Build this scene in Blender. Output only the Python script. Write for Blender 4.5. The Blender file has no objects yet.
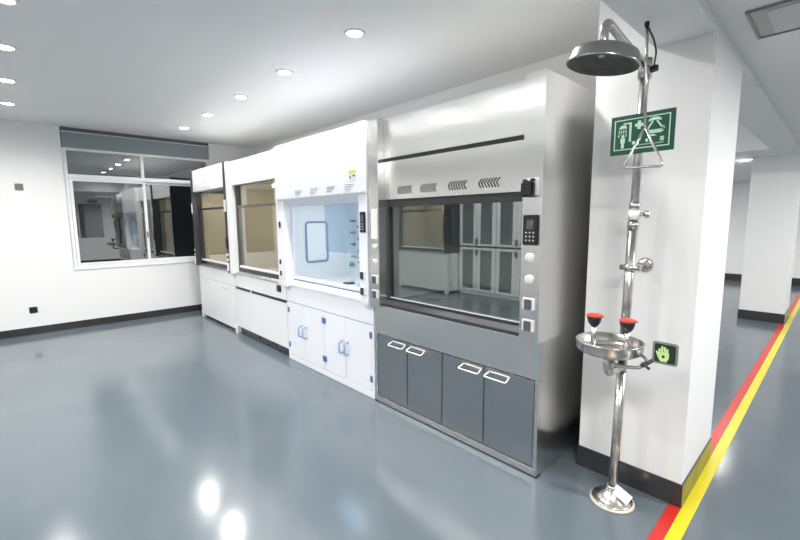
import bpy, bmesh, math, random
from mathutils import Vector, Matrix
random.seed(7)
S = bpy.context.scene
COL = S.collection
R = math.radians
# ------------------------------------------------------------------ camera
EYE = 1.5534
yaw, pitch, roll, FPX = R(47.05), R(6.94), R(-0.47), 412.6
fw = Vector((-math.sin(yaw)*math.cos(pitch), math.cos(yaw)*math.cos(pitch), -math.sin(pitch)))
rt = Vector((math.cos(yaw), math.sin(yaw), 0)); up = rt.cross(fw)
r2 = rt*math.cos(roll) + up*math.sin(roll); u2 = -rt*math.sin(roll) + up*math.cos(roll)
cam = bpy.data.objects.new('camera', bpy.data.cameras.new('camera'))
COL.objects.link(cam)
mw = Matrix((r2, u2, -fw)).transposed().to_4x4(); mw.translation = (0, 0, EYE)
cam.matrix_world = mw
cam.data.sensor_width = 36; cam.data.lens = FPX/800*36; cam.data.clip_start = .02
S.camera = cam
# ------------------------------------------------------------------ world, light levels, exposure
W = bpy.data.worlds.new('night'); S.world = W; W.use_nodes = True
W.node_tree.nodes['Background'].inputs[0].default_value = (.012, .014, .018, 1)
W.node_tree.nodes['Background'].inputs[1].default_value = 1
S.view_settings.view_transform = 'Standard'; S.view_settings.look = 'None'
S.view_settings.gamma = 1; S.view_settings.use_curve_mapping = False
S.view_settings.exposure = 0.08
PANEL_W = 82.0
SPOT_W = 58.0           # each recessed downlight
LAMP_COL = (1.0, .985, .965)

# ------------------------------------------------------------------ materials
MAT = {}
def mat(name, col, rough=.5, metal=0., noise=None, bump=0., spec=.5, coat=0., emit=None, aniso=0., rvar=0., scale=(1,1,1), colvar=0.):
    if name in MAT: return MAT[name]
    m = bpy.data.materials.new(name); m.use_nodes = True
    nt = m.node_tree; b = nt.nodes['Principled BSDF']
    b.inputs['Base Color'].default_value = (*col, 1); b.inputs['Roughness'].default_value = rough
    b.inputs['Metallic'].default_value = metal; b.inputs['Specular IOR Level'].default_value = spec
    b.inputs['Coat Weight'].default_value = coat; b.inputs['Coat Roughness'].default_value = .08
    if aniso:
        b.inputs['Anisotropic'].default_value = aniso
        tg = nt.nodes.new('ShaderNodeTangent'); tg.direction_type = 'RADIAL'; tg.axis = 'Z'; nt.links.new(tg.outputs[0], b.inputs['Tangent'])
    if emit:
        b.inputs['Emission Color'].default_value = (*emit[0], 1); b.inputs['Emission Strength'].default_value = emit[1]
    if noise:
        tc = nt.nodes.new('ShaderNodeTexCoord'); mp = nt.nodes.new('ShaderNodeMapping'); mp.inputs['Scale'].default_value = scale
        n = nt.nodes.new('ShaderNodeTexNoise'); n.inputs['Scale'].default_value = noise; n.inputs['Detail'].default_value = 5
        nt.links.new(tc.outputs['Object'], mp.inputs[0]); nt.links.new(mp.outputs[0], n.inputs[0])
        if colvar:
            mr = nt.nodes.new('ShaderNodeMapRange'); mr.inputs[1].default_value = .3; mr.inputs[2].default_value = .7
            mr.inputs[3].default_value = 1-colvar; mr.inputs[4].default_value = 1+colvar
            mx = nt.nodes.new('ShaderNodeVectorMath'); mx.operation = 'SCALE'; mx.inputs[0].default_value = col
            nt.links.new(n.outputs[0], mr.inputs[0]); nt.links.new(mr.outputs[0], mx.inputs['Scale'])
            nt.links.new(mx.outputs[0], b.inputs['Base Color'])
        if rvar:
            mr = nt.nodes.new('ShaderNodeMapRange'); mr.inputs[1].default_value = .3; mr.inputs[2].default_value = .7
            mr.inputs[3].default_value = rough-rvar; mr.inputs[4].default_value = rough+rvar
            nt.links.new(n.outputs[0], mr.inputs[0]); nt.links.new(mr.outputs[0], b.inputs['Roughness'])
        if bump:
            bp = nt.nodes.new('ShaderNodeBump'); bp.inputs['Strength'].default_value = bump; bp.inputs['Distance'].default_value = .002
            nt.links.new(n.outputs[0], bp.inputs['Height']); nt.links.new(bp.outputs[0], b.inputs['Normal'])
    MAT[name] = m; return m
def glass(name, tint, ior, rough=0.0):
    m = bpy.data.materials.new(name); m.use_nodes = True; nt = m.node_tree; nt.nodes.clear()
    out = nt.nodes.new('ShaderNodeOutputMaterial'); mix = nt.nodes.new('ShaderNodeMixShader')
    tr = nt.nodes.new('ShaderNodeBsdfTransparent'); gl = nt.nodes.new('ShaderNodeBsdfGlossy'); fr = nt.nodes.new('ShaderNodeFresnel')
    tr.inputs[0].default_value = (*tint, 1); gl.inputs['Roughness'].default_value = rough; gl.inputs[0].default_value = (1, 1, 1, 1)
    g = nt.nodes.new('ShaderNodeNewGeometry')
    m1 = nt.nodes.new('ShaderNodeMath'); m1.operation = 'MULTIPLY_ADD'; m1.inputs[1].default_value = -2; m1.inputs[2].default_value = 1
    m2 = nt.nodes.new('ShaderNodeMath'); m2.operation = 'POWER'; m2.inputs[0].default_value = ior
    nt.links.new(g.outputs['Backfacing'], m1.inputs[0]); nt.links.new(m1.outputs[0], m2.inputs[1]); nt.links.new(m2.outputs[0], fr.inputs['IOR'])
    nt.links.new(fr.outputs[0], mix.inputs[0]); nt.links.new(tr.outputs[0], mix.inputs[1]); nt.links.new(gl.outputs[0], mix.inputs[2])
    nt.links.new(mix.outputs[0], out.inputs[0]); MAT[name] = m; return m

wall_m = mat('wall_paint', (.81, .81, .81), .55, noise=60, bump=.05)
ceil_m = mat('ceiling_paint', (.80, .805, .80), .6, noise=40, bump=.04)
corr_m = mat('corridor_ceiling_paint', (.78, .785, .78), .6, noise=40, bump=.04)
base_m = mat('dark_skirting', (.030, .032, .034), .18, noise=8, rvar=.05)
steel = mat('brushed_steel', (.78, .775, .76), .25, 1., noise=.7, colvar=.01, aniso=.8)
steel_d = mat('steel_door_darkened', (.44, .46, .48), .32, 1., noise=.7, colvar=.01, aniso=.7)  # same steel toned darker, the floor's reflection put into the door colour
chrome = mat('polished_pipe_steel', (.60, .58, .55), .24, 1., noise=9, rvar=.05)
chrome_d = mat('shower_rose_inner', (.10, .098, .095), .42, .6, noise=30, colvar=.3)
white = mat('white_powder_coat', (.82, .83, .83), .32, noise=20, rvar=.03)
ppw = mat('white_polypropylene', (.82, .83, .88), .35, noise=20, rvar=.03)
seam = mat('dark_seam', (.03, .03, .032), .6, noise=20, rvar=.05)
black = mat('black_plastic', (.012, .012, .014), .3, noise=20, rvar=.05)
dgrey = mat('dark_grey_metal', (.055, .058, .062), .35, .3, noise=20, rvar=.05)
toe_m = mat('toe_kick', (.05, .052, .054), .3, noise=10, rvar=.05)
socketb = mat('blue_grey_socket', (.085, .095, .13), .35, noise=20, rvar=.05)
blue = mat('blue_plastic', (.10, .16, .42), .35, noise=20, rvar=.05)
bluel = mat('pale_blue_plastic', (.30, .42, .60), .35, noise=20, rvar=.05)
alu = mat('white_aluminium', (.80, .81, .82), .35, noise=20, rvar=.05)
blind_m = mat('grey_blind', (.25, .28, .30), .6, noise=30, bump=.1)
blind_d = mat('blind_rail', (.10, .11, .115), .45, noise=30, rvar=.05)
beige = mat('beige_liner', (.60, .55, .45), .45, noise=3, colvar=.04)
liner = mat('grey_liner', (.62, .63, .62), .4, noise=3, colvar=.05)
bliner = mat('pale_blue_liner', (.80, .83, .85), .35, noise=3, colvar=.02)
ltop = mat('light_worktop', (.62, .61, .58), .35, noise=3, colvar=.05)
btn = mat('white_button', (.85, .84, .82), .35, noise=20, rvar=.05)
screen = mat('lcd_screen', (.12, .125, .12), .25, noise=20, rvar=.05)
keys = mat('pale_keys', (.55, .55, .52), .4, noise=20, rvar=.05)
redm = mat('red_cap', (.62, .045, .02), .35, noise=20, rvar=.05)
green = mat('sign_green', (.006, .070, .034), .4, noise=20, rvar=.05)
pale = mat('sign_pale', (.50, .72, .60), .5, noise=20, rvar=.05)
handg = mat('luminous_green', (.52, .68, .30), .5, noise=20, rvar=.05)
dgreen = mat('dark_green_plate', (.010, .028, .012), .35, noise=20, rvar=.05)
cream = mat('cream_sealant', (.55, .53, .44), .6, noise=30, colvar=.1)
sticky = mat('yellow_green_print', (.62, .72, .15), .5, noise=30, colvar=.1)
paper = mat('paper', (.75, .76, .72), .6, noise=30, colvar=.03)
teal = mat('teal_knob', (.05, .32, .27), .4, noise=20, rvar=.05)
yel = mat('yellow_floor_paint', (.66, .56, .008), .3, noise=2, colvar=.03)
red = mat('red_floor_paint', (.52, .022, .014), .3, noise=2, colvar=.03)
lens_m = mat('lamp_lens', (.9, .9, .9), .4, emit=((1, .99, .97), 120), noise=20, rvar=.02)
lensw = mat('unlit_diffuser', (.56, .55, .60), .45, noise=20, rvar=.02)
g_win = glass('night_window_glass', (.75, .78, .78), 2.8)
g_sash = glass('sash_glass', (.80, .84, .83), 2.3)
g_pp = glass('blue_tinted_glass', (.93, .96, .975), 1.5)
g_beige = glass('clear_sash_glass', (.86, .86, .82), 1.6)

def floor_material():
    m = bpy.data.materials.new('blue_grey_epoxy'); m.use_nodes = True; nt = m.node_tree; b = nt.nodes['Principled BSDF']
    tc = nt.nodes.new('ShaderNodeTexCoord')
    n1 = nt.nodes.new('ShaderNodeTexNoise'); n1.inputs['Scale'].default_value = .8; n1.inputs['Detail'].default_value = 4; n1.inputs['Roughness'].default_value = .55
    n2 = nt.nodes.new('ShaderNodeTexNoise'); n2.inputs['Scale'].default_value = 3; n2.inputs['Detail'].default_value = 3
    nt.links.new(tc.outputs['Object'], n1.inputs[0]); nt.links.new(tc.outputs['Object'], n2.inputs[0])
    cr = nt.nodes.new('ShaderNodeValToRGB')
    cr.color_ramp.elements[0].position = .32; cr.color_ramp.elements[0].color = (.097, .122, .143, 1)
    cr.color_ramp.elements[1].position = .70; cr.color_ramp.elements[1].color = (.122, .147, .167, 1)
    nt.links.new(n1.outputs[0], cr.inputs[0]); nt.links.new(cr.outputs[0], b.inputs['Base Color'])
    mr = nt.nodes.new('ShaderNodeMapRange'); mr.inputs[1].default_value = .3; mr.inputs[2].default_value = .7
    mr.inputs[3].default_value = .13; mr.inputs[4].default_value = .19
    nt.links.new(n2.outputs[0], mr.inputs[0]); nt.links.new(mr.outputs[0], b.inputs['Roughness'])
    bp = nt.nodes.new('ShaderNodeBump'); bp.inputs['Strength'].default_value = .05; bp.inputs['Distance'].default_value = .003
    nt.links.new(n2.outputs[0], bp.inputs['Height']); nt.links.new(bp.outputs[0], b.inputs['Normal'])
    b.inputs['Specular IOR Level'].default_value = .6
    return m
floor_m = floor_material()

# ------------------------------------------------------------------ mesh helpers
class B:
    def __init__(s): s.bm = bmesh.new()
    def box(s, x0, x1, y0, y1, z0, z1, bev=0.):
        t = bmesh.new(); bmesh.ops.create_cube(t, size=1)
        c = Vector(((x0+x1)/2, (y0+y1)/2, (z0+z1)/2)); d = (abs(x1-x0), abs(y1-y0), abs(z1-z0))
        for v in t.verts: v.co = Vector((v.co.x*d[0], v.co.y*d[1], v.co.z*d[2])) + c
        if bev: bmesh.ops.bevel(t, geom=list(t.edges), offset=min(bev, min(d)*.45), segments=2, affect='EDGES')
        s._add(t); return s
    def _add(s, t):
        me = bpy.data.meshes.new('tmp'); t.to_mesh(me); t.free(); s.bm.from_mesh(me); bpy.data.meshes.remove(me)
    def tube(s, pts, r, seg=12, closed=False):
        pts = [Vector(p) for p in pts]; n = len(pts); rings = []; prev = None
        rr = r if isinstance(r, (list, tuple)) else [r]*n
        for i, p in enumerate(pts):
            a = pts[(i-1) % n] if (i or closed) else p; c = pts[(i+1) % n] if (i < n-1 or closed) else p
            t = (c-a).normalized()
            ref = prev if prev is not None else (Vector((0, 0, 1)) if abs(t.z) < .9 else Vector((1, 0, 0)))
            u = (ref - t*ref.dot(t)).normalized(); prev = u; v = t.cross(u)
            rings.append([s.bm.verts.new(p + (u*math.cos(k*2*math.pi/seg)+v*math.sin(k*2*math.pi/seg))*rr[i]) for k in range(seg)])
        for i in range(n if closed else n-1):
            A, C = rings[i], rings[(i+1) % n]
            for k in range(seg): s.bm.faces.new((A[k], A[(k+1) % seg], C[(k+1) % seg], C[k])).smooth = True
        if not closed:
            s.bm.faces.new(rings[0][::-1]); s.bm.faces.new(rings[-1])
        return s
    def lathe(s, c, prof, seg=32, axis='Z', close=True):
        c = Vector(c); rings = []
        for (r, h) in prof:
            ring = []
            for k in range(seg):
                a = k*2*math.pi/seg; x, y = r*math.cos(a), r*math.sin(a)
                o = {'Z': (x, y, h), 'Y': (x, h, y), 'X': (h, x, y)}[axis]
                ring.append(s.bm.verts.new(c + Vector(o)))
            rings.append(ring)
        for i in range(len(rings)-1):
            for k in range(seg):
                f = s.bm.faces.new((rings[i][k], rings[i][(k+1) % seg], rings[i+1][(k+1) % seg], rings[i+1][k])); f.smooth = True
        if close:
            s.bm.faces.new(rings[0]); s.bm.faces.new(rings[-1])
        return s
    def prism(s, poly, y0, y1):           # polygon in XZ extruded along Y
        a = [s.bm.verts.new((x, y0, z)) for x, z in poly]; b = [s.bm.verts.new((x, y1, z)) for x, z in poly]; n = len(poly)
        s.bm.faces.new(a); s.bm.faces.new(b[::-1])
        for i in range(n): s.bm.faces.new((a[i], b[i], b[(i+1) % n], a[(i+1) % n]))
        return s
    def profx(s, poly, x0, x1):           # polygon in YZ extruded along X
        a = [s.bm.verts.new((x0, y, z)) for y, z in poly]; b = [s.bm.verts.new((x1, y, z)) for y, z in poly]; n = len(poly)
        s.bm.faces.new(a); s.bm.faces.new(b[::-1])
        for i in range(n): s.bm.faces.new((a[i], b[i], b[(i+1) % n], a[(i+1) % n]))
        return s
    def make(s, name, m, parent=None, org=(0, 0, 0)):
        bmesh.ops.recalc_face_normals(s.bm, faces=s.bm.faces)
        o3 = Vector(org)
        for v in s.bm.verts: v.co -= o3
        me = bpy.data.meshes.new(name); s.bm.to_mesh(me); s.bm.free(); me.materials.append(m)
        o = bpy.data.objects.new(name, me); COL.objects.link(o)
        if parent: o.parent = parent
        else: o.location = o3
        return o
class Thing:
    def __init__(s, name, org, label=None, cat=None, group=None, kind=None):
        s.o = bpy.data.objects.new(name, None); COL.objects.link(s.o); s.o.location = org; s.org = org; s.o.empty_display_size = .1
        tag(s.o, label, cat, group, kind)
    def part(s, b, name, m, parent=None, label=None):
        o = b.make(name, m, parent or s.o, s.org)
        if label: o['label'] = label
        return o
def tag(o, label=None, cat=None, group=None, kind=None):
    if label: o['label'] = label
    if cat: o['category'] = cat
    if group: o['group'] = group
    if kind: o['kind'] = kind
    return o
def struct(b, name, m, label=None, org=(0, 0, 0)): return tag(b.make(name, m, None, org), label, kind='structure')
def copy_tree(o, parent=None):
    c = o.copy(); COL.objects.link(c); c.parent = parent
    for ch in [k for k in o.children]: copy_tree(ch, c)
    return c
def fillet(pts, r, n=6):                  # rounds the corners of a polyline
    pts = [Vector(p) for p in pts]; out = [pts[0]]
    for i in range(1, len(pts)-1):
        a, b, c = pts[i-1], pts[i], pts[i+1]; da, dc = (a-b), (c-b)
        q = min(r, da.length*.49, dc.length*.49); p0 = b+da.normalized()*q; p1 = b+dc.normalized()*q
        for k in range(n+1):
            t = k/n; out.append(p0*(1-t)**2 + b*2*t*(1-t) + p1*t*t)
    out.append(pts[-1]); return out
def rrect(x0, x1, z0, z1, r, y, n=5):
    c = [(x1-r, z1-r, 0), (x0+r, z1-r, 90), (x0+r, z0+r, 180), (x1-r, z0+r, 270)]
    return [(cx+r*math.cos(R(a+90*k/n)), y, cz+r*math.sin(R(a+90*k/n))) for cx, cz, a in c for k in range(n+1)]

# ------------------------------------------------------------------ the room shell
XW, ZC, ZS, ZR = -7.636, 2.90, 2.42, 2.47
YB, YN, YFAR, XR = 3.45, -3.05, 12.85, 4.2
struct(B().box(XW-.3, XR+.3, YN-.3, YFAR+.3, -.12, 0), 'floor', floor_m, 'glossy blue grey epoxy floor')
struct(B().box(XW-.3, -.741, YN-.3, YB+.12, ZC, ZC+.12), 'ceiling', ceil_m, 'light grey ceiling with recessed downlights')
struct(B().box(-.741, -.483, YN-.3, YFAR+.2, ZS, ZC+.12), 'ceiling_beam', corr_m, 'boxed beam running over the columns')
struct(B().box(-.483, XR+.3, YN-.3, YFAR+.2, ZR, ZC+.12), 'ceiling_corridor', corr_m, 'lower grey ceiling over the walkway')
struct(B().box(-6.2, -.741, YB+.12, 7.2, ZC, ZC+.12).box(-6.2, -.741, 7.2, YFAR+.2, ZS, ZC+.12), 'ceiling_back_room', ceil_m)
WY0, WY1, WZ0 = .595, 2.60, .87
struct(B().box(XW-.22, XW, YN-.2, WY0, 0, ZC).box(XW-.22, XW, WY1, YB+.1, 0, ZC).box(XW-.22, XW, WY0, WY1, 0, WZ0), 'wall_left', wall_m, 'white wall with the window')
struct(B().box(XW, -.62, YB, YB+.12, 0, ZC).box(-1.034, -.62, 3.20, YB, 0, ZC), 'wall_back', wall_m, 'white wall behind the fume cupboards')
struct(B().box(XW, XR, YN-.15, YN, 0, ZC), 'wall_front', wall_m)
RY0, RY1, RZ0, RZ1 = 1.0, 2.6, .92, 2.3
struct(B().box(XR, XR+.2, YN, RY0, 0, ZC).box(XR, XR+.2, RY1, YFAR, 0, ZC).box(XR, XR+.2, RY0, RY1, 0, RZ0).box(XR, XR+.2, RY0, RY1, RZ1, ZC), 'wall_right', wall_m)
struct(B().box(-6.2, XR, YFAR, YFAR+.15, 0, ZC), 'wall_far', wall_m, 'distant white end wall')
struct(B().box(-6.3, -6.15, YB+.12, YFAR, 0, ZC), 'wall_back_room', wall_m)
CX0, CX1 = -1.034, -.483
struct(B().box(CX0, CX1, 2.50, 3.20, 0, ZS).box(CX0, -.741, 2.50, 3.20, ZS, ZC), 'wall_pillar_near', wall_m, 'white square pillar behind the safety shower')
struct(B().box(CX0+.02, CX1-.012, 8.10, 8.80, 0, ZS), 'wall_pillar_far', wall_m, 'white square pillar further down the walkway')
bh, bt = .115, .008
struct(B().box(XW, XW+bt, YN, YB, 0, .105), 'baseboard_left', base_m)
struct(B().box(CX0-bt, CX1+bt, 2.50-bt, 2.50, 0, .13).box(CX1, CX1+bt, 2.50, 3.2, 0, .13).box(CX0-bt, CX0, 2.5, 3.2, 0, .13), 'baseboard_pillar_near', base_m, 'dark skirting around the near pillar')
struct(B().box(CX0+.02-bt, CX1-.012+bt, 8.10-bt, 8.10, 0, .14).box(CX1-.012, CX1-.012+bt, 8.10, 8.8, 0, .14).box(CX0+.02-bt, CX0+.02, 8.1, 8.8, 0, .14), 'baseboard_pillar_far', base_m, 'dark skirting around the far pillar')
struct(B().box(-6.15, XR, YFAR-.012, YFAR, 0, .17), 'baseboard_far', base_m)
struct(B().box(XW+.01, -1.1, YB-bt, YB, 0, bh), 'baseboard_back', base_m)
struct(B().box(XR-bt, XR, YN, YFAR, 0, bh), 'baseboard_right', base_m)
struct(B().box(XW+.01, XR-.01, YN, YN+bt, 0, bh), 'baseboard_front', base_m)

# window in the left wall
def window_left():
    t = Thing('window_1', (XW, (WY0+WY1)/2, WZ0), 'white aluminium window with dark night glass beside the fume cupboards', kind='structure')
    xo, xi = XW-.09, XW-.012
    y0, y1, z0, z1 = WY0+.005, WY1-.005, WZ0+.004, 2.615
    def bar(ya, yb, za, zb, name='frame_bar', x0=xo, x1=xi): t.part(B().box(x0, x1, ya, yb, za, zb, .004), name, alu)
    bar(y0, y0+.042, z0, z1); bar(y1-.042, y1, z0, z1); bar(y0+.042, y1-.042, z1-.035, z1); bar(y0+.042, y1-.042, z0, z0+.05)
    bar(y0+.042, y1-.042, 2.185, 2.245, 'transom')
    ym = 1.573
    bar(ym-.022, ym+.022, 2.245, z1-.035, 'mullion')
    def pane(ya, yb, za, zb, x, parent=None): return t.part(B().box(x-.003, x+.003, ya, yb, za, zb), 'pane', g_win, parent)
    pane(y0+.042, ym-.022, 2.245, z1-.035, xi-.035); pane(ym+.022, y1-.042, 2.245, z1-.035, xi-.035)
    for (ya, yb, xs, nm) in ((y0+.045, ym+.024, xi-.004, 1), (ym-.015, y1-.045, xi-.040, 0)):
        f = B(); w = .038; za, zb = z0+.052, 2.183
        f.box(xs-.03, xs, ya, ya+w, za, zb, .003).box(xs-.03, xs, yb-w, yb, za, zb, .003).box(xs-.03, xs, ya+w, yb-w, za, za+w*.8, .003).box(xs-.03, xs, ya+w, yb-w, zb-w*.9, zb, .003)
        sash = t.part(f, 'sliding_sash', alu)
        pane(ya+w, yb-w, za+w*.8, zb-w*.9, xs-.015, sash)
        if nm: t.part(B().box(xs, xs+.012, yb-.03, yb-.012, 1.30, 1.40, .003), 'latch', dgrey, sash)
    t.part(B().box(XW-.10, XW+.012, WY0, WY1, WZ0-.012, WZ0+.004, .003), 'sill', alu)
window_left()
tb = Thing('roller_blind', (XW-.02, 1.6, 2.9), 'rolled-up grey roller blind above the dark window', 'blind')
tb.part(B().box(XW-.07, XW-.035, WY0+.012, WY1-.012, 2.618, 2.85), 'fabric', blind_m)
tb.part(B().box(XW-.085, XW-.012, WY0+.006, WY1-.006, 2.852, 2.898, .004), 'head_rail', blind_d)
tb.part(B().box(XW-.072, XW-.030, WY0+.012, WY1-.012, 2.838, 2.850, .002), 'rail_lip', alu)
# window in the right-hand end wall (seen only mirrored in the glass)
def window_right():
    t = Thing('window_2', (XR, 1.8, RZ0), kind='structure')
    for a in ((RY0, RY0+.05, RZ0, RZ1), (RY1-.05, RY1, RZ0, RZ1), (RY0+.05, RY1-.05, RZ0, RZ0+.05), (RY0+.05, RY1-.05, RZ1-.05, RZ1), (1.78, 1.83, RZ0+.05, RZ1-.05)):
        t.part(B().box(XR+.02, XR+.08, *a), 'frame_bar', alu)
    for a, b in ((RY0+.05, 1.78), (1.83, RY1-.05)): t.part(B().box(XR+.05, XR+.056, a, b, RZ0+.05, RZ1-.05), 'pane', g_win)
window_right()

# ------------------------------------------------------------------ floor lines
def line(name, m, x0, x1, y0, y1, label, cat='floor line', group=None):
    return tag(B().box(x0, x1, y0, y1, .0005, .003).make(name, m, None, ((x0+x1)/2, (y0+y1)/2, 0)), label, cat, group)
line('yellow_floor_line', yel, -.474, -.416, -2.9, 12.8, 'long yellow line painted along the walkway floor')
line('red_floor_line', red, -.530, -.476, -2.9, 2.488, 'red line on the floor ending at the near pillar', group='red floor lines')
line('red_floor_line', red, -.530, -.476, 3.21, 8.085, 'red line on the floor between the two pillars', group='red floor lines')
line('red_floor_line', red, -.530, -.476, 8.82, 12.8, 'distant red line on the floor beyond the far pillar', group='red floor lines')

# ------------------------------------------------------------------ downlights
def downlight():
    t = Thing('downlight', (0, 0, 0))
    t.part(B().lathe((0, 0, 0), [(.052, -.002), (.058, -.008), (.075, -.006), (.078, 0.0), (.052, 0.0)], 28, close=False), 'trim_ring', alu)
    t.part(B().lathe((0, 0, 0), [(.0005, -.003), (.052, -.003), (.052, -.001), (.0005, -.001)], 28), 'lens', lens_m)
    L = bpy.data.lights.new('lamp', 'SPOT'); L.energy = SPOT_W; L.spot_size = R(158); L.spot_blend = .8; L.shadow_soft_size = .05; L.color = LAMP_COL
    lo = bpy.data.objects.new('lamp', L); COL.objects.link(lo); lo.parent = t.o; lo.location = (0, 0, -.03)
    return t.o
proto = downlight()
rowA = [-6.65, -5.65, -4.60, -3.60, -2.54]; rowB = [-6.59, -5.55, -4.53, -3.585]
ordw = ['first', 'second', 'third', 'fourth', 'fifth']
spots = [(x, 1.935, 'recessed downlight over the fume cupboards, %s from the window wall' % ordw[i], 'downlights along the fume cupboards') for i, x in enumerate(rowA)]
spots += [(x, .075, 'recessed downlight along the left picture edge, %s from the window wall' % ordw[i], 'downlights in the middle of the room') for i, x in enumerate(rowB)]
for x in (-1.5,): spots.append((x, 1.935, 'recessed downlight above the stainless fume cupboard, out of view', 'downlights along the fume cupboards'))
for x, w_ in ((-2.55, 'left of'), (-1.5, 'nearest')): spots.append((x, .075, 'recessed downlight out of view %s the camera' % w_, 'downlights in the middle of the room'))
for k, x in enumerate((-6.6, -5.55, -4.53, -3.585, -2.55, -1.5)): spots.append((x, -1.7, 'recessed downlight over the opposite cabinets, %s from the window wall' % (ordw + ['sixth'])[k], 'downlights over the opposite cabinets'))
for i, (x, y, lb, g) in enumerate(spots):
    o = proto if i == 0 else copy_tree(proto)
    o.location = (x, y, ZC-.0005); tag(o, lb, 'downlight', g)
o = copy_tree(proto); o.location = (-1.13, 8.30, ZS-.0005); tag(o, 'small downlight glowing in the low ceiling by the far pillar', 'downlight')
def led_panel():
    t = Thing('led_panel', (0, 0, 0)); w = .02
    for a in ((-.6, .6, -.15, -.15+w), (-.6, .6, .15-w, .15), (-.6, -.6+w, -.15+w, .15-w), (.6-w, .6, -.15+w, .15-w)): t.part(B().box(*a, -.012, 0, .002), 'frame_bar', alu)
    t.part(B().box(-.58, .58, -.13, .13, -.009, -.002), 'diffuser', mat('panel_diffuser', (.9, .9, .9), .4, emit=((1, .99, .97), 10), noise=20, rvar=.02))
    L = bpy.data.lights.new('lamp', 'AREA'); L.shape = 'RECTANGLE'; L.size = 1.16; L.size_y = .26; L.energy = PANEL_W; L.color = LAMP_COL
    lo = bpy.data.objects.new('lamp', L); COL.objects.link(lo); lo.parent = t.o; lo.location = (0, 0, -.014)
    return t.o
lp0 = led_panel()
lps = [(.7, .5, ZR, 'long ceiling light over the walkway behind the viewer'), (1.5, 3.2, ZR, 'long ceiling light over the walkway, right of the ceiling panel'), (1.5, 6.8, ZR, 'long ceiling light over the walkway near the far pillar'), (1.5, 10.6, ZR, 'long ceiling light at the far end of the walkway'),
       (-3.0, 5.4, ZC, 'long ceiling light in the room behind the fume cupboards'), (-3.4, 10.2, ZS, 'long ceiling light in the back room by the end wall')]
for i, (x, y, z, lb) in enumerate(lps):
    o = lp0 if i == 0 else copy_tree(lp0)
    o.location = (x, y, z-.0005); tag(o, lb, 'ceiling light', 'long ceiling lights')

# recessed panel in the walkway ceiling
t = Thing('ceiling_panel', (-.08, 2.69, ZR), 'pale rectangular panel with thin metal frame in the walkway ceiling', 'ceiling panel')
px0, px1, py0, py1 = -.386, .30, 2.49, 2.89
f = B(); w = .014
f.box(px0, px1, py0, py0+w, ZR-.012, ZR-.0005, .002).box(px0, px1, py1-w, py1, ZR-.012, ZR-.0005, .002).box(px0, px0+w, py0+w, py1-w, ZR-.012, ZR-.0005, .002).box(px1-w, px1, py0+w, py1-w, ZR-.012, ZR-.0005, .002)
t.part(f, 'frame', mat('panel_frame', (.30, .30, .29), .35, .8, noise=20, rvar=.05))
t.part(B().box(px0+w, px1-w, py0+w, py1-w, ZR-.006, ZR-.0005), 'reveal', mat('panel_reveal', (.45, .45, .44), .5, noise=20, rvar=.05))
t.part(B().box(px0+.07, px1-.07, py0+.05, py1-.03, ZR-.010, ZR-.006, .001), 'diffuser', lensw)

# ------------------------------------------------------------------ wall sockets
def wall_plate(y, z, m, lb):
    t = Thing('wall_socket', (XW, y, z), lb, 'socket', 'dark wall plates beside the window')
    t.part(B().box(XW, XW+.010, y-.043, y+.043, z-.043, z+.043, .003), 'plate', m)
    t.part(B().box(XW+.010, XW+.013, y-.032, y+.032, z-.032, z+.032, .002), 'insert', m)
wall_plate(.105, 2.034, mat('grey_switch', (.16, .16, .165), .4, noise=20, rvar=.05), 'grey square switch plate high on the white window wall')
wall_plate(.105, .344, black, 'black square socket low on the white wall above the skirting')

# ------------------------------------------------------------------ fume cupboards
YF, YU, YBK = 2.17, 2.11, 3.02
def socket(t, x, z, parent=None, w=.075, h=.068, y=YU, fm=None, im=None):
    p = t.part(B().box(x-w/2, x+w/2, y-.010, y, z-h/2, z+h/2, .003), 'socket', fm or btn, parent)
    t.part(B().box(x-w*.28, x+w*.28, y-.022, y-.010, z-h*.46, z+h*.40, .003), 'cover', im or socketb, p)
    return p
def button(t, x, z, r=.026, y=YU):
    p = t.part(B().lathe((x, y, z), [(.0005, -.012), (r*.8, -.012), (r, -.009), (r, 0), (.0005, 0)], 24, 'Y'), 'push_button', btn)
    t.part(B().lathe((x, y, z), [(r*.45, -.013), (r*.60, -.014), (r*.62, -.012), (r*.45, -.0115)], 24, 'Y', False), 'ring', mat('button_ring', (.62, .61, .6), .4, noise=20, rvar=.05), p)
def controller(t, x0, x1, z0, z1, y=YU):
    p = t.part(B().box(x0, x1, y-.014, y, z0, z1, .004), 'control_panel', black)
    w, h = x1-x0, z1-z0
    t.part(B().box(x0+w*.26, x1-w*.28, y-.016, y-.0135, z1-h*.47, z1-h*.16, .001), 'screen', screen, p)
    for r in range(3):
        for c in range(3):
            cx, cz = x0+w*(.25+.24*c), z0+h*(.42-.13*r)
            t.part(B().box(cx-w*.05, cx+w*.05, y-.0155, y-.0135, cz-h*.025, cz+h*.025), 'key', keys, p)

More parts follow.
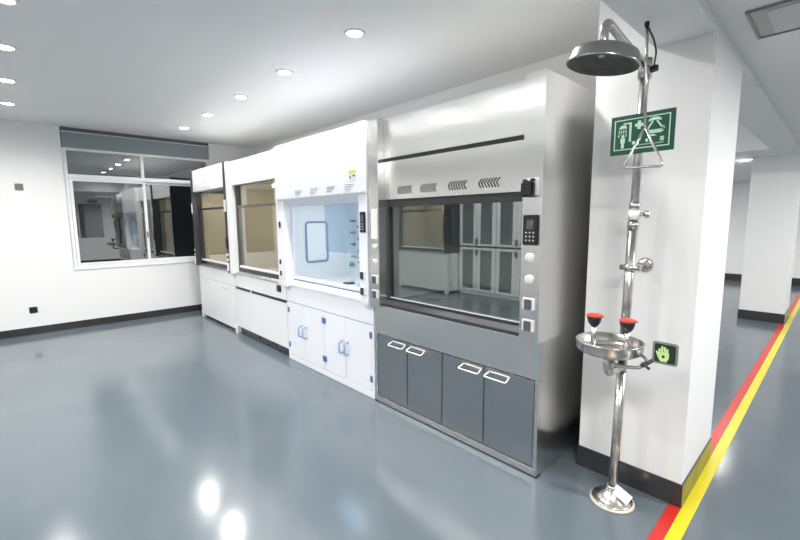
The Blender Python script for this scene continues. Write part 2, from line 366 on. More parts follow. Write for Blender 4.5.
# ---- stainless steel fume cupboard
def hood_steel():
    X0, X1, UX0, UX1, ZT = -2.648, -1.146, -2.634, -1.130, 2.332
    t = Thing('fume_cupboard', (-1.90, 2.6, 0), 'large stainless steel fume cupboard nearest the safety shower', 'fume cupboard', 'fume cupboards in a row')
    P = t.part
    P(B().box(X0, X1, YF+.022, YBK, .0, .85, .003).box(X0, X1, YF, YF+.022, .0, .052, .002).box(X0, X0+.028, YF, YF+.022, .052, .604, .001).box(X1-.024, X1, YF, YF+.022, .052, .604, .001), 'base_cabinet', steel)
    P(B().box(X0, X1, YF, YF+.022, .606, .85, .002), 'apron', steel)
    P(B().box(X0-.001, X1+.004, YF-.004, YF+.05, -.0, .008), 'floor_seal', black)
    xs = [-2.619, -2.258, -1.896, -1.533, -1.172]
    for i in range(4):
        a, b = xs[i]+.003, xs[i+1]-.003
        d = P(B().box(a, b, YF+.002, YF+.020, .062, .596, .002), 'door', steel_d)
        hx0, hx1 = (b-.185, b-.02) if i % 2 == 0 else (a+.02, a+.185)
        P(B().tube(fillet([(hx0+.02, YF+.004, .575), (hx0, YF-.038, .548), (hx1-.0, YF-.038, .548), (hx1-.0+.0, YF+.004, .575)], .014), .0048, 10), 'handle', btn, d)
        P(B().tube([(hx0+.02, YF-.001, .577), (hx1, YF-.001, .577)], .0038, 8), 'handle_rail', btn, d)
    # upper carcass
    P(B().box(UX0, UX0+.02, YU+.13, YBK, .85, ZT), 'side_panel', steel); P(B().box(UX1-.016, UX1, YU, YBK, .85, ZT), 'side_panel', steel)
    P(B().box(UX0+.02, UX1-.02, YF+.01, YBK, ZT-.02, ZT-.002), 'top_panel', steel)
    P(B().box(UX0+.02, UX1-.02, YBK-.02, YBK, .88, ZT-.02), 'back_liner', liner)
    P(B().box(UX0+.02, UX0+.14, 2.26, YBK-.02, .90, 1.72), 'side_liner', liner); P(B().box(UX1-.14, UX1-.02, 2.26, YBK-.02, .90, 1.72), 'side_liner', liner)
    P(B().box(UX0+.14, UX1-.14, 2.26, YBK-.02, 1.72, 1.735), 'ceiling_liner', liner)
    P(B().box(UX0+.18, UX1-.18, YBK-.09, YBK-.075, .98, 1.30), 'baffle', liner); P(B().box(UX0+.18, UX1-.18, YBK-.09, YBK-.075, 1.33, 1.66), 'baffle', liner)
    P(B().box(UX0+.001, UX1-.001, YF+.06, YBK-.02, .85, .885, .003), 'worktop', mat('grey_worktop', (.24, .25, .25), .25, noise=3, colvar=.05))
    P(B().lathe((-2.33, 2.52, .886), [(.0005, .001), (.075, .001), (.09, .006), (.085, .010), (.0005, .003)], 28), 'cup_sink', black)  # black sink added for a dark patch taken as a reflection
    P(B().box(UX0, -2.510, YU, YU+.13, .85, ZT, .003), 'post', steel)
    P(B().box(-1.250, UX1-.016, YU, YU+.13, .85, ZT), 'post', steel)
    P(B().box(-2.510, -1.250, YF+.006, YF+.03, 2.030, ZT-.004, .002), 'fascia_panel', steel)
    fl = P(B().box(-2.510, -1.250, YF+.006, YF+.03, 1.712, 2.002, .002), 'fascia_panel', steel)
    P(B().box(-2.510, -1.250, YF+.022, YF+.034, 2.000, 2.032), 'groove', seam); P(B().box(-1.258, -1.2502, YF-.002, YF+.02, 1.712, ZT-.004), 'joint', seam)
    for cx in (-2.283, -2.040, -1.778, -1.527):      # chevron slots
        v = B()
        for k in range(7):
            x = cx-.066+k*.022
            v.prism([(x-.012, 1.777), (x+.012, 1.805), (x+.021, 1.805), (x-.003, 1.777), (x+.015, 1.747), (x+.006, 1.747)], YF+.0035, YF+.012)
        P(v, 'vent', seam, fl)
    # sash
    xa, xb = -2.510, -1.250
    fr = P(B().box(xa, xa+.022, YF+.03, YF+.075, .885, 1.712).box(xb-.016, xb, YF+.03, YF+.075, .885, 1.712).box(xa, xb, YF+.035, YF+.075, 1.655, 1.712), 'sash_frame', dgrey)
    P(B().box(xa+.022, xb-.016, YF+.048, YF+.054, .93, 1.655), 'sash_pane', g_sash, fr)
    P(B().box(xa+.022, xb-.016, YF+.036, YF+.062, .903, .922, .003), 'sash_rail', dgrey, fr); P(B().box(xa+.022, xb-.016, YF+.034, YF+.038, .9235, .930), 'sash_lip', alu, fr)
    P(B().profx([(YF+.002, .855), (YF+.002, .872), (YF+.03, .902), (YF+.06, .902), (YF+.06, .855)], xa, xb), 'airfoil_sill', dgrey)
    # controls
    s = P(B().box(-1.243, -1.150, YU-.008, YU, 1.680, 1.776, .003), 'socket_box', btn)
    P(B().box(-1.241, -1.165, YU-.045, YU-.008, 1.672, 1.758, .010).box(-1.236, -1.214, YU-.03, YU-.008, 1.755, 1.770, .004).box(-1.192, -1.168, YU-.03, YU-.008, 1.755, 1.772, .004), 'socket_cover', black, s)
    controller(t, -1.236, -1.145, 1.406, 1.574)
    button(t, -1.192, 1.337); button(t, -1.192, 1.213)
    socket(t, -1.191, 1.072); socket(t, -1.191, .947)
    P(B().box(-2.600, -2.525, YU-.006, YU, 1.402, 1.640, .002), 'label_plate', btn)
    button(t, -2.560, 1.340, .022); button(t, -2.560, 1.218, .022)
    socket(t, -2.562, 1.075); socket(t, -2.562, .955)
hood_steel()

# ---- white polypropylene fume cupboard
def hood_white():
    X0, X1, UX0, UX1, ZT = -4.193, -2.664, -4.199, -2.656, 2.335
    t = Thing('fume_cupboard', (-3.43, 2.6, 0), 'white fume cupboard with blue door handles and blue hinges', 'fume cupboard', 'fume cupboards in a row')
    P = t.part
    P(B().box(X0, X1, YF+.02, YBK, .0, .84, .003).box(X0, X1, YF-.002, YF+.02, .0, .058, .004).box(X0, X0+.02, YF, YF+.02, .058, .66).box(X1-.02, X1, YF, YF+.02, .058, .66), 'base_cabinet', ppw)
    P(B().box(X0, X1, YF, YF+.02, .663, .845, .003), 'apron', ppw)
    P(B().box(X0+.05, X1-.001, YF+.0, YF+.05, 0, .006), 'floor_seal', black)
    xs = [-4.172, -3.835, -3.440, -3.083, -2.685]
    for i in range(4):
        a, b = xs[i]+.002, xs[i+1]-.002
        d = P(B().box(a, b, YF-.001, YF+.016, .064, .656, .003), 'door', ppw)
        hx = b-.040 if i % 2 == 0 else a+.040
        P(B().tube(fillet([(hx, YF, .435), (hx, YF-.045, .425), (hx, YF-.045, .325), (hx, YF, .315)], .018), .009, 10), 'handle', bluel, d)
        for hz in (.570, .178):
            ex = a+.016 if i % 2 == 0 else b-.016
            P(B().box(ex-.014, ex+.014, YF-.010, YF-.001, hz-.028, hz+.028, .002), 'hinge', blue, d)
    # carcass
    P(B().box(UX0, UX0+.02, YU+.02, YBK, .845, ZT), 'side_panel', ppw); P(B().box(UX1-.02, UX1, YU+.02, YBK, .845, ZT), 'side_panel', ppw)
    P(B().box(UX0+.02, UX1-.02, YU+.02, YBK, ZT-.02, ZT-.002), 'top_panel', ppw)
    P(B().box(UX0+.02, UX1-.02, YBK-.02, YBK, .88, ZT-.02), 'back_liner', bliner)
    P(B().box(UX0+.021, UX0+.035, YF+.07, YBK-.02, .885, 1.80), 'side_liner', bliner); P(B().box(UX1-.12, UX1-.021, YF+.07, YBK-.02, .885, 1.80), 'side_liner', bliner)
    P(B().box(UX0+.02, UX1-.02, 2.26, YBK-.02, 1.80, 1.815), 'ceiling_liner', bliner)
    lt = P(B().box(-3.75, -3.1, 2.5, 2.62, 1.775, 1.799), 'added_fill_strip', mat('hood_fill_glow', (.9, .9, .9), .4, emit=((.93, .97, 1), 15), noise=20, rvar=.02))  # glowing strip added to brighten the pale interior, not a known fitting
    P(B().box(UX0+.001, UX1-.001, YF+.05, YBK-.02, .846, .885, .003), 'worktop', bliner)
    P(B().lathe((-3.55, 2.56, .886), [(.0005, .001), (.055, .001), (.066, .006), (.062, .010), (.0005, .003)], 28), 'cup_sink', black)
    sx = UX0+.036                                    # blue framed hatch in the left inner side
    h = P(B().box(sx, sx+.006, 2.42, 2.70, 1.08, 1.535, .002), 'inspection_hatch', bliner)
    pts = [(sx+.008, y, z) for (y, _, z) in rrect(2.42, 2.70, 1.08, 1.535, .035, 0)]
    P(B().tube(pts, .012, 8, True), 'hatch_frame', blue, h)
    k = 0
    for (px, zs) in ((-4.03, (1.546, 1.407, 1.266, 1.119)), (-3.897, (1.476, 1.335, 1.192, 1.055)), (-3.77, (1.546, 1.407, 1.266, 1.119))):
        for z in zs:
            v = P(B().box(px-.035, px+.035, YBK-.055, YBK-.02, z-.012, z+.012, .004), 'gas_tap', seam if z > 1.2 else mat('tap_grey', (.25, .27, .28), .4, noise=20, rvar=.05))
    P(B().lathe((-3.90, YBK-.02, 1.126), [(.0005, -.05), (.028, -.05), (.030, -.01), (.0005, 0)], 20, 'Y'), 'tap_knob', chrome)
    P(B().lathe((-4.05, YBK-.02, 1.02), [(.0005, -.05), (.026, -.05), (.030, -.01), (.0005, 0)], 20, 'Y'), 'tap_knob', teal)
    # posts and fascia
    P(B().box(UX0, UX0+.125, YU, YU+.10, .845, 1.76, .004), 'post', ppw)
    P(B().box(UX1-.115, UX1, YU, YU+.10, .845, 1.76, .004), 'post', ppw)
    fa = P(B().profx([(YU-.014, 1.782), (YU-.014, ZT), (YU+.02, ZT), (YU+.02, 1.80), (YF+.045, 1.715), (YF+.03, 1.700), (YU-.004, 1.768)], UX0-.004, UX1), 'fascia', ppw)
    for cx in (-3.715, -3.430, -3.147, -2.867):
        v = B()
        for q, wd in ((1.852, .075), (1.832, .065), (1.812, .05)): v.box(cx-.07, cx-.07+wd*1.8, YU-.0165, YU-.012, q-.0028, q+.0028)
        P(v, 'vent', mat('pale_slot', (.42, .43, .46), .5, noise=20, rvar=.05), fa)
    st = P(B().box(-2.870, -2.768, YU-.0165, YU-.0142, 1.885, 1.965), 'sticker', paper, fa, 'small notice with yellow-green header')
    P(B().box(-2.870, -2.768, YU-.0175, YU-.0165, 1.940, 1.965), 'sticker_header', sticky, st)
    P(B().box(-2.860, -2.840, YU-.0175, YU-.0165, 1.898, 1.918).box(-2.815, -2.785, YU-.0175, YU-.0165, 1.912, 1.926), 'sticker_print', mat('print_grey', (.12, .12, .12), .6, noise=20, rvar=.05), st)
    # sash
    xa, xb = UX0+.125, UX1-.115
    fr = P(B().box(xa, xa+.03, YF+.03, YF+.06, .91, 1.74), 'sash_frame', ppw); P(B().box(xb-.01, xb, YF+.03, YF+.06, .91, 1.74), 'sash_frame', ppw)
    P(B().box(xa+.03, xb-.01, YF+.040, YF+.046, .955, 1.74), 'sash_pane', g_pp, fr)
    P(B().box(xa+.01, xb, YF+.026, YF+.064, .925, .957, .004), 'sash_rail', ppw, fr)
    P(B().box(-3.47, xb-.01, YF+.062, YF+.067, 1.25, 1.74), 'tinted_pane', glass('tinted_blue_glass', (.70, .80, .90), 1.5), fr)
    P(B().profx([(YF-.012, .850), (YF-.012, .872), (YF+.03, .915), (YF+.06, .915), (YF+.06, .850)], xa, xb), 'airfoil_sill', ppw)
    P(B().box(xa+.01, xb-.01, YF+.022, YF+.028, .914, .920), 'sill_gap', mat('lilac_gap', (.25, .25, .36), .5, noise=20, rvar=.05))
    controller(t, -2.740, -2.672, 1.452, 1.620)
    for z in (1.095, .962): socket(t, -2.722, z, w=.062, h=.072, im=dgrey)
    for z in (1.112, .988): socket(t, -4.160, z, w=.045, h=.062, im=dgrey)
    P(B().box(-4.172, -4.148, YU-.012, YU, 1.478, 1.545, .004), 'alarm_button', black)
hood_white()

# ---- second white fume cupboard, beige inside
def hood_beige():
    X0, X1, UX0, UX1, ZT = -5.664, -4.203, -5.662, -4.206, 2.330
    t = Thing('fume_cupboard', (-4.93, 2.6, 0), 'white fume cupboard with dark finger slots and dark recessed plinth', 'fume cupboard', 'fume cupboards in a row')
    P = t.part
    P(B().box(X0, X1, YF+.02, YBK, .10, .84, .003).box(X0, X1, YF, YF+.02, .665, .84, .003), 'base_cabinet', white)
    P(B().box(X0+.01, X1-.01, YF+.045, YBK, .0, .10), 'plinth', toe_m)
    P(B().box(X0+.01, X1-.01, YF+.04, YF+.05, .0, .012), 'plinth_seal', black)
    P(B().box(X0+.006, X1-.004, YF+.012, YF+.02, .630, .665), 'finger_recess', toe_m)
    for a, b in ((X0+.002, -5.176), (-5.160, X1-.002)):
        d = P(B().box(a, b, YF, YF+.018, .105, .634, .003), 'door', white)
        P(B().box(a+.03, b-.012, YF-.004, YF+.006, .634, .640, .001), 'finger_pull', dgrey, d)
    P(B().box(-5.176, -5.160, YF, YF+.018, .105, .665), 'stile', white)
    s = P(B().box(-4.415, -4.320, YF-.008, YF, .742, .822, .004), 'socket_box', black)
    P(B().box(-4.400, -4.335, YF-.02, YF-.008, .752, .805, .004), 'socket_cover', dgrey, s)
    P(B().box(UX0, UX0+.02, YU+.11, YBK, .845, ZT), 'side_panel', white); P(B().box(UX1-.02, UX1, YU+.06, YBK, .845, ZT), 'side_panel', white)
    P(B().box(UX0+.02, UX1-.02, YF+.02, YBK, ZT-.02, ZT-.002), 'top_panel', white)
    P(B().box(UX0+.02, UX1-.02, YBK-.02, YBK, .88, ZT-.02), 'back_liner', beige)
    P(B().box(UX0+.021, UX0+.06, YF+.08, YBK-.02, .88, 2.02), 'side_liner', beige); P(B().box(UX1-.04, UX1-.021, YF+.08, YBK-.02, .88, 2.02), 'side_liner', beige)
    P(B().box(UX0+.02, UX1-.02, 2.26, YBK-.02, 2.02, 2.035), 'ceiling_liner', beige)
    P(B().box(UX0+.1, UX1-.1, YBK-.09, YBK-.075, 1.25, 1.95), 'baffle', beige)
    P(B().box(UX0+.1, UX1-.1, YBK-.09, YBK-.075, .93, 1.20), 'baffle', ltop)
    P(B().box(UX0+.001, UX1-.001, YF+.05, YBK-.02, .845, .885, .003), 'worktop', ltop)
    P(B().box(-5.2, -4.7, 2.55, 2.65, 1.995, 1.995+.022), 'added_fill_strip', mat('warm_fill_glow', (.9, .9, .9), .4, emit=((1, .95, .85), 24), noise=20, rvar=.02))  # unseen warm emitter added so the beige lining reads brighter
    P(B().box(UX0, UX0+.085, YU, YU+.10, .845, ZT, .004), 'post', white)
    P(B().box(UX1-.04, UX1, YU, YU+.06, .845, ZT, .004), 'post', white)
    P(B().box(UX0+.085, UX1-.04, YF-.01, YF+.03, 2.02, ZT-.001, .004), 'fascia', white)
    xa, xb = UX0+.085, UX1-.04
    P(B().box(xa, xa+.045, YF+.03, YF+.09, .90, 2.02), 'sash_channel', dgrey)
    up_ = P(B().box(xa+.045, xb, YF+.060, YF+.066, 1.76, 2.02), 'upper_pane', g_beige)
    fr = P(B().box(xa+.045, xb, YF+.035, YF+.058, 1.728, 1.758, .003).box(xa+.045, xa+.060, YF+.035, YF+.055, .95, 1.73).box(xb-.012, xb, YF+.035, YF+.055, .95, 1.73), 'sash_frame', mat('sash_bronze', (.20, .19, .17), .35, .6, noise=20, rvar=.05))
    P(B().box(xa+.060, xb-.012, YF+.042, YF+.048, .96, 1.728), 'sash_pane', g_beige, fr)
    P(B().box(xa+.04, xb, YF+.025, YF+.060, .932, .960, .003), 'sash_rail', alu, fr)
    P(B().box(xa, xb, YF+.03, YF+.05, .862, .932), 'sill_gap', black)
    P(B().profx([(YF-.015, .845), (YF-.015, .858), (YF+.02, .878), (YF+.05, .878), (YF+.05, .845)], xa, xb), 'airfoil_sill', mat('sill_steel', (.5, .51, .51), .3, .9, noise=20, rvar=.05))
hood_beige()

# ---- far fume cupboard with the white upper locker and dark posts
def hood_dark(org_dx=0., flip=False, name_label='white fume cupboard with dark grey posts and upper flap beside the window'):
    X0, X1, UX0, UX1, ZT = -7.165, -5.670, -7.12, -5.672, 2.335
    t = Thing('fume_cupboard', (-6.42, 2.6, 0), name_label, 'fume cupboard', 'fume cupboards in a row')
    P = t.part
    P(B().box(X0, X1, YF+.02, YBK, .045, .84, .003).box(X0, X1, YF, YF+.02, .66, .84, .003).box(X0, X1, YF, YF+.02, .045, .125, .003), 'base_cabinet', white)
    for a in (X0, X1-.075):
        P(B().prism([(a, 0), (a+.075, 0), (a+.075, .05), (a, .05)], YF, YF+.05), 'foot', white)
    P(B().box(X0+.075, X1-.075, YF+.05, YBK, .0, .045), 'plinth', seam)
    xs = [X0+.004, -6.79, -6.418, -6.045, X1-.004]
    for i in range(4):
        a, b = xs[i]+.0015, xs[i+1]-.0015
        d = P(B().box(a, b, YF, YF+.018, .128, .655, .002), 'door', white)
        hx = b-.10 if i % 2 == 0 else a+.02
        P(B().box(hx, hx+.08, YF-.010, YF, .586, .596, .002), 'handle', mat('pale_handle', (.55, .55, .55), .4, noise=20, rvar=.05), d)
    P(B().box(UX0, UX0+.02, YU+.06, YBK, .845, ZT), 'side_panel', dgrey); P(B().box(UX1-.02, UX1, YU+.06, YBK, .845, ZT), 'side_panel', dgrey)
    P(B().box(UX0+.02, UX1-.02, YF+.02, YBK, ZT-.02, ZT-.002), 'top_panel', white)
    P(B().box(UX0+.02, UX1-.02, YBK-.02, YBK, .88, ZT-.02), 'back_liner', beige)
    P(B().box(UX0+.021, UX0+.05, YF+.08, YBK-.02, .88, 2.0), 'side_liner', beige); P(B().box(UX1-.05, UX1-.021, YF+.08, YBK-.02, .88, 2.0), 'side_liner', beige)
    P(B().box(UX0+.001, UX1-.001, YF+.05, YBK-.02, .845, .885, .003), 'worktop', ltop)
    P(B().box(-6.7, -6.1, 2.55, 2.65, 1.97, 1.97+.022), 'added_fill_strip', mat('warm_fill_glow', (.9, .9, .9), .4, emit=((1, .95, .85), 24), noise=20, rvar=.02))  # added emitter lifting this interior, same warm glow as next door
    for a, aw in ((UX0, .036), (UX1-.075, .075)):
        p = P(B().box(a, a+aw, YU, YU+.06, .845, ZT, .003), 'post', dgrey)
        for z, h in ((1.76, .16), (1.10, .03), (1.03, .03), (.93, .11)):
            P(B().box(a+.006, a+aw-.012, YU-.010, YU, z-h/2, z+h/2, .002), 'socket', btn, p)
        if aw > .05: P(B().box(a+.010, a+.065, YU-.014, YU, 1.18, 1.34, .003), 'control_panel', black, p)
    fl = P(B().box(UX0+.038, UX1-.078, YF-.04, YF+.02, 2.012, ZT+.004, .005), 'upper_flap', white)
    P(B().tube(fillet([(-6.50, YF-.04, 2.135), (-6.50, YF-.062, 2.135), (-6.38, YF-.062, 2.135), (-6.38, YF-.04, 2.135)], .01), .006, 8), 'handle', mat('pale_handle', (.5, .5, .5), .4), fl)
    xa, xb = UX0+.036, UX1-.075
    P(B().box(xa, xb, YF+.060, YF+.066, 1.76, 2.012), 'upper_pane', g_beige)
    fr = P(B().box(xa, xb, YF+.035, YF+.058, 1.728, 1.760, .003).box(xa, xa+.05, YF+.035, YF+.055, .93, 1.73).box(xb-.02, xb, YF+.035, YF+.055, .93, 1.73), 'sash_frame', dgrey)
    P(B().box(xa+.05, xb-.02, YF+.042, YF+.048, .95, 1.728), 'sash_pane', g_beige, fr)
    P(B().box(xa, xb, YF+.025, YF+.060, .930, .955, .003), 'sash_rail', alu, fr)
    P(B().box(xa, xb, YF+.03, YF+.05, .862, .930), 'sill_gap', black)
    P(B().profx([(YF-.015, .845), (YF-.015, .858), (YF+.02, .878), (YF+.05, .878), (YF+.05, .845)], xa, xb), 'airfoil_sill', mat('sill_steel', (.5, .51, .51), .3, .9))
    return t.o
far_hood = hood_dark()
# the opposite row behind the viewer, mirrored in the glass
o = copy_tree(far_hood); o.rotation_euler.z = math.pi; o.location = (-6.32, -2.53, 0)
o['label'] = 'fume cupboard of the opposite row, mirrored in the stainless cupboard glass'
def tall_cabinet():
    t = Thing('tall_cabinet', (0, 0, 0))
    P = t.part
    P(B().box(-.45, .45, -.42, 0, .06, 2.05, .003).box(-.45, .45, -.40, -.03, 0, .06), 'body', white)
    for k, (za, zb) in enumerate(((.08, .98), (1.01, 2.03))):
        for sx in (-1, 1):
            a, b = sorted((sx*.004, sx*.446))
            d = P(B().box(a, b, 0, .018, za, zb, .003), 'door', white)
            P(B().box(a+.085, b-.085, .018, .021, za+.05, zb-.05), 'glass_inset', mat('smoked_inset', (.10, .11, .11), .25, noise=20, rvar=.04), d)
            P(B().box(sx*.02-.006, sx*.02+.006, .018, .045, (zb-.16 if k == 0 else za+.04), (zb-.04 if k == 0 else za+.16), .003), 'handle', dgrey, d)
    P(B().box(-.45, .45, 0, .010, .98, 1.01), 'divider', black)
    return t.o
tc0 = tall_cabinet()
for i, x in enumerate((-5.08, -4.17, -3.26)):
    o = tc0 if i == 0 else copy_tree(tc0)
    o.location = (x, -2.45, 0); tag(o, 'white tall cabinet with smoked insets behind the viewer, %s from the window wall' % ordw[i], 'cabinet', 'tall cabinets of the opposite row')

# ------------------------------------------------------------------ emergency shower and eyewash
def shower():
    BX, BY = -.757, 2.295
    def ax(z): return BX + .0165*z
    t = Thing('emergency_shower', (BX, BY, 0), 'stainless emergency shower and eyewash station standing before the white pillar', 'safety shower')
    P = t.part
    P(B().lathe((BX, BY, 0), [(.0005, .0), (.112, .0), (.112, .006), (.100, .010), (.0005, .011)], 40), 'sealant_ring', cream)
    P(B().lathe((BX, BY, 0), [(.100, .010), (.102, .016), (.094, .017), (.072, .028), (.042, .060), (.030, .085), (.028, .092), (.022, .092), (.0005, .012)], 40), 'floor_flange', chrome)
    P(B().tube([(ax(.05), BY, .05), (ax(.74), BY, .74)], .0235, 20), 'lower_pipe', chrome)
    P(B().tube([(ax(.74), BY, .74), (ax(1.50), BY, 1.50)], .0225, 20), 'middle_pipe', chrome)
    P(B().tube([(ax(1.50), BY, 1.50), (ax(2.30), BY, 2.30)], .0205, 20), 'upper_pipe', chrome)
    P(B().tube([(ax(1.50), BY, 1.50), (ax(1.535), BY, 1.535)], .0265, 20), 'coupling', chrome); P(B().tube([(ax(1.60), BY, 1.60), (ax(1.63), BY, 1.63)], .0255, 20), 'coupling', chrome)
    P(B().tube([(ax(1.545), BY, 1.545), (ax(1.59), BY, 1.59)], .0275, 20), 'pipe_band', btn)
    P(B().tube([(ax(1.57)+.02, BY, 1.57), (ax(1.57)+.05, BY+.015, 1.57)], .010, 12).tube([(ax(1.57)+.045, BY+.012, 1.57), (ax(1.57)+.062, BY+.02, 1.57)], .019, 14), 'band_screw', chrome)
    # wall bracket
    P(B().tube([(ax(1.30)-.045, BY, 1.30), (ax(1.30)+.05, BY, 1.30)], .014, 12).tube([(ax(1.30), BY, 1.285), (ax(1.30), BY, 1.315)], .030, 20), 'clamp', chrome)
    P(B().tube([(ax(1.30)+.012, BY+.01, 1.30), (ax(1.30)+.012, 2.485, 1.30)], .011, 12), 'bracket_arm', chrome)
    P(B().lathe((ax(1.30)+.012, 2.5, 1.30), [(.0005, -.020), (.030, -.018), (.040, -.010), (.040, -.0005), (.0005, -.0005)], 24, 'Y'), 'wall_flange', chrome)
    # overhead arm and rose
    HX, HY, HZ = -.682, 1.70, 2.128
    tx = ax(2.28)
    P(B().tube([(tx, BY, 2.22), (tx, BY, 2.31)], .030, 20), 'valve_body', chrome)
    P(B().tube([(tx, BY, 2.245), (tx+.045, BY-.005, 2.255)], .013, 12).tube([(tx+.042, BY-.004, 2.245), (tx+.042, BY-.004, 2.268)], .017, 12), 'valve_stem', black)
    P(B().tube(fillet([(tx, BY, 2.245), (tx, BY-.03, 2.285), (tx*.55+HX*.45, BY-.27, 2.285), (HX, HY, 2.300), (HX, HY, 2.165)], .11, 10), .0165, 18), 'arm', chrome)
    HZ += .012
    tilt = Matrix.Translation((HX, HY, HZ)) @ Matrix.Rotation(R(10), 4, Vector((-.37, .93, 0))) @ Matrix.Translation((-HX, -HY, -HZ))
    rose = B().lathe((HX, HY, HZ), [(.017, .078), (.023, .076), (.025, .056), (.060, .052), (.104, .046), (.117, .038), (.121, .028), (.129, -.002), (.131, -.008), (.127, -.010)], 44, close=False)
    face = B().lathe((HX, HY, HZ), [(.127, -.009), (.116, .004), (.080, .020), (.0005, .026)], 44, close=False)
    for b_ in (rose, face):
        for v in b_.bm.verts: v.co = tilt @ v.co
    P(rose, 'shower_rose', mat('rose_steel', (.42, .41, .40), .22, 1., noise=9, rvar=.05)); P(face, 'rose_face', chrome_d)
    # pull rod, lever and triangle
    ry = 2.115
    P(B().tube([(tx, BY, 2.262), (-.659, ry, 2.222)], .009, 10).tube(fillet([(-.665, ry, 2.392), (-.640, ry+.02, 2.33), (-.640, ry+.06, 2.29), (tx+.040, BY-.01, 2.262)], .02), .0040, 8), 'lever', dgrey)
    P(B().tube([(-.666, ry, 2.400), (-.658, ry, 2.20), (-.649, ry, 1.945)], .0064, 10), 'pull_rod', chrome)
    P(B().lathe((-.666, ry, 2.397), [(.0005, -.012), (.010, -.01), (.010, .010), (.0005, .013)], 12), 'rod_tip', black)
    P(B().tube(fillet([(-.649, ry, 1.957), (-.727, ry-.004, 1.793), (-.720, ry-.004, 1.785), (-.575, ry-.004, 1.779), (-.569, ry-.004, 1.788), (-.649, ry, 1.957)], .012, 5), .0058, 10), 'pull_triangle', chrome)
    # eyewash bowl
    EX, EY, EZ = -.747, 2.105, .952
    P(B().lathe((EX, EY, EZ), [(.0005, -.078), (.045, -.076), (.100, -.066), (.140, -.050), (.149, -.040), (.150, -.004), (.155, .0), (.153, .004), (.146, .003), (.143, -.034), (.110, -.052), (.0005, -.062)], 48), 'bowl', chrome)
    for sx in (-1, 1):
        cx = EX + sx*.077; cz = EZ+.058
        n = P(B().tube([(cx, EY, EZ-.058), (cx, EY, cz+.01)], .012, 12), 'nozzle', chrome)
        P(B().lathe((cx, EY, cz), [(.0005, .0), (.016, .002), (.028, .020), (.034, .044), (.0345, .054), (.0005, .054)], 28), 'nozzle_cup', black, n)
        P(B().lathe((cx, EY, cz+.054), [(.0005, .0), (.037, .0), (.037, .005), (.030, .010), (.0005, .012)], 28).box(cx+.03, cx+.046, EY-.008, EY+.008, cz+.054, cz+.060, .002), 'dust_cap', redm, n)
    P(B().tube([(EX, EY, EZ-.062), (EX, EY, EZ-.055)], .020, 16), 'drain', dgrey)
    P(B().tube(fillet([(EX, EY, EZ-.072), (EX, EY, .785), (ax(.77), BY, .775)], .06, 8), .0235, 18), 'drain_elbow', chrome)
    P(B().tube([(EX+.03, EY-.0, .845), (EX-.01, EY, .845)], .015, 14).tube([(ax(.85), BY, .83), (ax(.85), BY, .88)], .028, 18), 'eyewash_valve', chrome)
    P(B().tube(fillet([(EX+.01, EY-.01, .848), (EX+.06, EY-.025, .842), (EX+.15, EY-.02, .856), (EX+.172, EY, .888), (EX+.14, EY+.06, .892), (ax(.88)+.02, BY-.02, .872)], .03), .0085, 10), 'push_bar', chrome)
    P(B().tube([(EX+.150, EY-.015, .862), (EX+.172, EY-.01, .880), (EX+.196, EY-.002, .902)], .009, 10).tube([(EX+.155, EY-.025, .884), (EX+.190, EY-.025, .862)], .007, 8), 'plate_joint', dgrey)
    px0, px1, pz0, pz1, py = -.556, -.455, .893, .995, 2.098
    pl = P(B().prism([(x, z) for x, _, z in rrect(px0, px1, pz0, pz1, .012, 0)], py, py+.006), 'push_plate', mat('plate_rim', (.26, .30, .27), .35, .5, noise=20, rvar=.05))
    P(B().prism([(x, z) for x, _, z in rrect(px0+.009, px1-.009, pz0+.009, pz1-.009, .008, 0)], py-.0015, py), 'plate_face', dgreen, pl)
    hx, hz = (px0+px1)/2-.006, (pz0+pz1)/2-.006
    hd = B().prism([(hx-.022, hz-.012), (hx-.010, hz-.032), (hx+.014, hz-.032), (hx+.023, hz-.012), (hx+.022, hz+.012), (hx-.020, hz+.012)], py-.003, py-.0015)
    for k, (dx, top) in enumerate(((-.0155, .026), (-.0055, .038), (.0050, .036), (.0150, .029))): hd.box(hx+dx-.0042, hx+dx+.0042, py-.003, py-.0015, hz+.010, hz+top)
    hd.prism([(hx-.022, hz-.010), (hx-.030, hz+.010), (hx-.028, hz+.016), (hx-.020, hz+.008)], py-.003, py-.0015)
    P(hd, 'hand_symbol', handg, pl)
    P(B().lathe((hx+.001, py-.003, hz-.008), [(.0005, -.001), (.0065, -.001), (.0065, 0), (.0005, 0)], 12, 'Y'), 'palm_dot', dgreen, pl)
    # white tag at the floor flange
    g = B().box(-.05, .05, -.003, .003, -.026, .026, .001)
    for v in g.bm.verts: v.co = Matrix.Translation((BX+.050, BY-.018, .072)) @ Matrix.Rotation(R(24), 4, 'Y') @ Matrix.Rotation(R(-38), 4, 'X') @ v.co
    P(g, 'tag', btn, None, 'small white tag leaning on the floor flange')
    return t
shower_thing = shower()

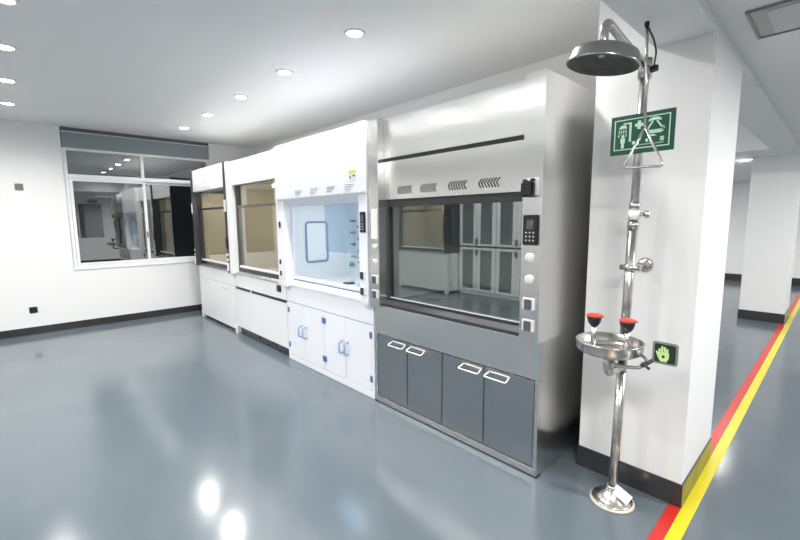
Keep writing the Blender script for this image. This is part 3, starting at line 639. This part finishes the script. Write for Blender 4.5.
# ------------------------------------------------------------------ shower sign
def sign():
    x0, x1, z0, z1, y = -.848, -.568, 1.866, 2.054, 2.264
    P = shower_thing.part
    pn = P(B().box(x0, x1, y-.004, y-.0003, z0, z1, .001), 'sign_panel', green, None, 'green sign with pale shower pictograms fixed to the pipe')
    for bz in (1.90, 2.02): P(B().box(-.757+.0165*bz-.018, -.757+.0165*bz+.018, y-.0003, y+.0115, bz-.012, bz+.012), 'pipe_clip', chrome, pn)
    U = lambda u: x0+u*(x1-x0); V = lambda v: z1-v*(z1-z0)
    ya, yb = y-.0052, y-.0038
    def q(b, u0, u1, v0, v1): return b.prism([(U(u0), V(v1)), (U(u1), V(v1)), (U(u1), V(v0)), (U(u0), V(v0))], ya, yb)
    def pg(b, pts): return b.prism([(U(u), V(v)) for u, v in pts], ya, yb)
    def disc(b, u, v, r, sy=1): return b.prism([(U(u)+r*math.cos(k*.5236), V(v)+r*sy*math.sin(k*.5236)) for k in range(12)], ya, yb)
    b = B(); q(b, .06, .93, .10, .125); q(b, .06, .93, .855, .88); q(b, .06, .077, .125, .855); q(b, .913, .93, .125, .855); P(b, 'border', pale, pn)
    b = B(); q(b, .305, .340, .19, .68); q(b, .205, .305, .19, .225); pg(b, [(.13, .33), (.27, .33), (.245, .245), (.17, .245)])
    for k in range(4): q(b, .135+k*.037, .150+k*.037, .36, .45); q(b, .128+k*.040, .142+k*.040, .47, .54 if k in (0, 3) else .49)
    disc(b, .205, .53, .0075); pg(b, [(.165, .575), (.245, .575), (.240, .70), (.228, .70), (.228, .83), (.182, .83), (.182, .70), (.170, .70)]); P(b, 'shower_pictogram', pale, pn)
    b = B(); q(b, .435, .485, .18, .39); q(b, .395, .435, .245, .325); q(b, .485, .525, .245, .325); P(b, 'cross', pale, pn)
    b = B(); pg(b, [(.60, .245), (.61, .19), (.65, .155), (.70, .145), (.75, .155), (.79, .19), (.80, .245), (.74, .225), (.66, .225)])
    pg(b, [(.655, .24), (.685, .24), (.590, .47), (.560, .47)]); pg(b, [(.715, .24), (.745, .24), (.850, .47), (.820, .47)]); q(b, .575, .840, .455, .485)
    disc(b, .585, .44, .008); disc(b, .825, .44, .008); pg(b, [(.56, .49), (.85, .49), (.80, .54), (.61, .54)]); P(b, 'eyewash_pictogram', pale, pn)
    b = B(); pg(b, [(.60, .59), (.68, .56), (.74, .60), (.68, .615)]); q(b, .36, .41, .68, .76); q(b, .57, .61, .66, .73); q(b, .63, .655, .66, .71)
    for (u, v) in ((.79, .64), (.825, .64), (.79, .70), (.825, .70), (.807, .67)): q(b, u, u+.024, v, v+.045)
    for k in range(18): q(b, .44+k*.023, .452+k*.023, .775, .80)
    P(b, 'text_marks', pale, pn)
sign()
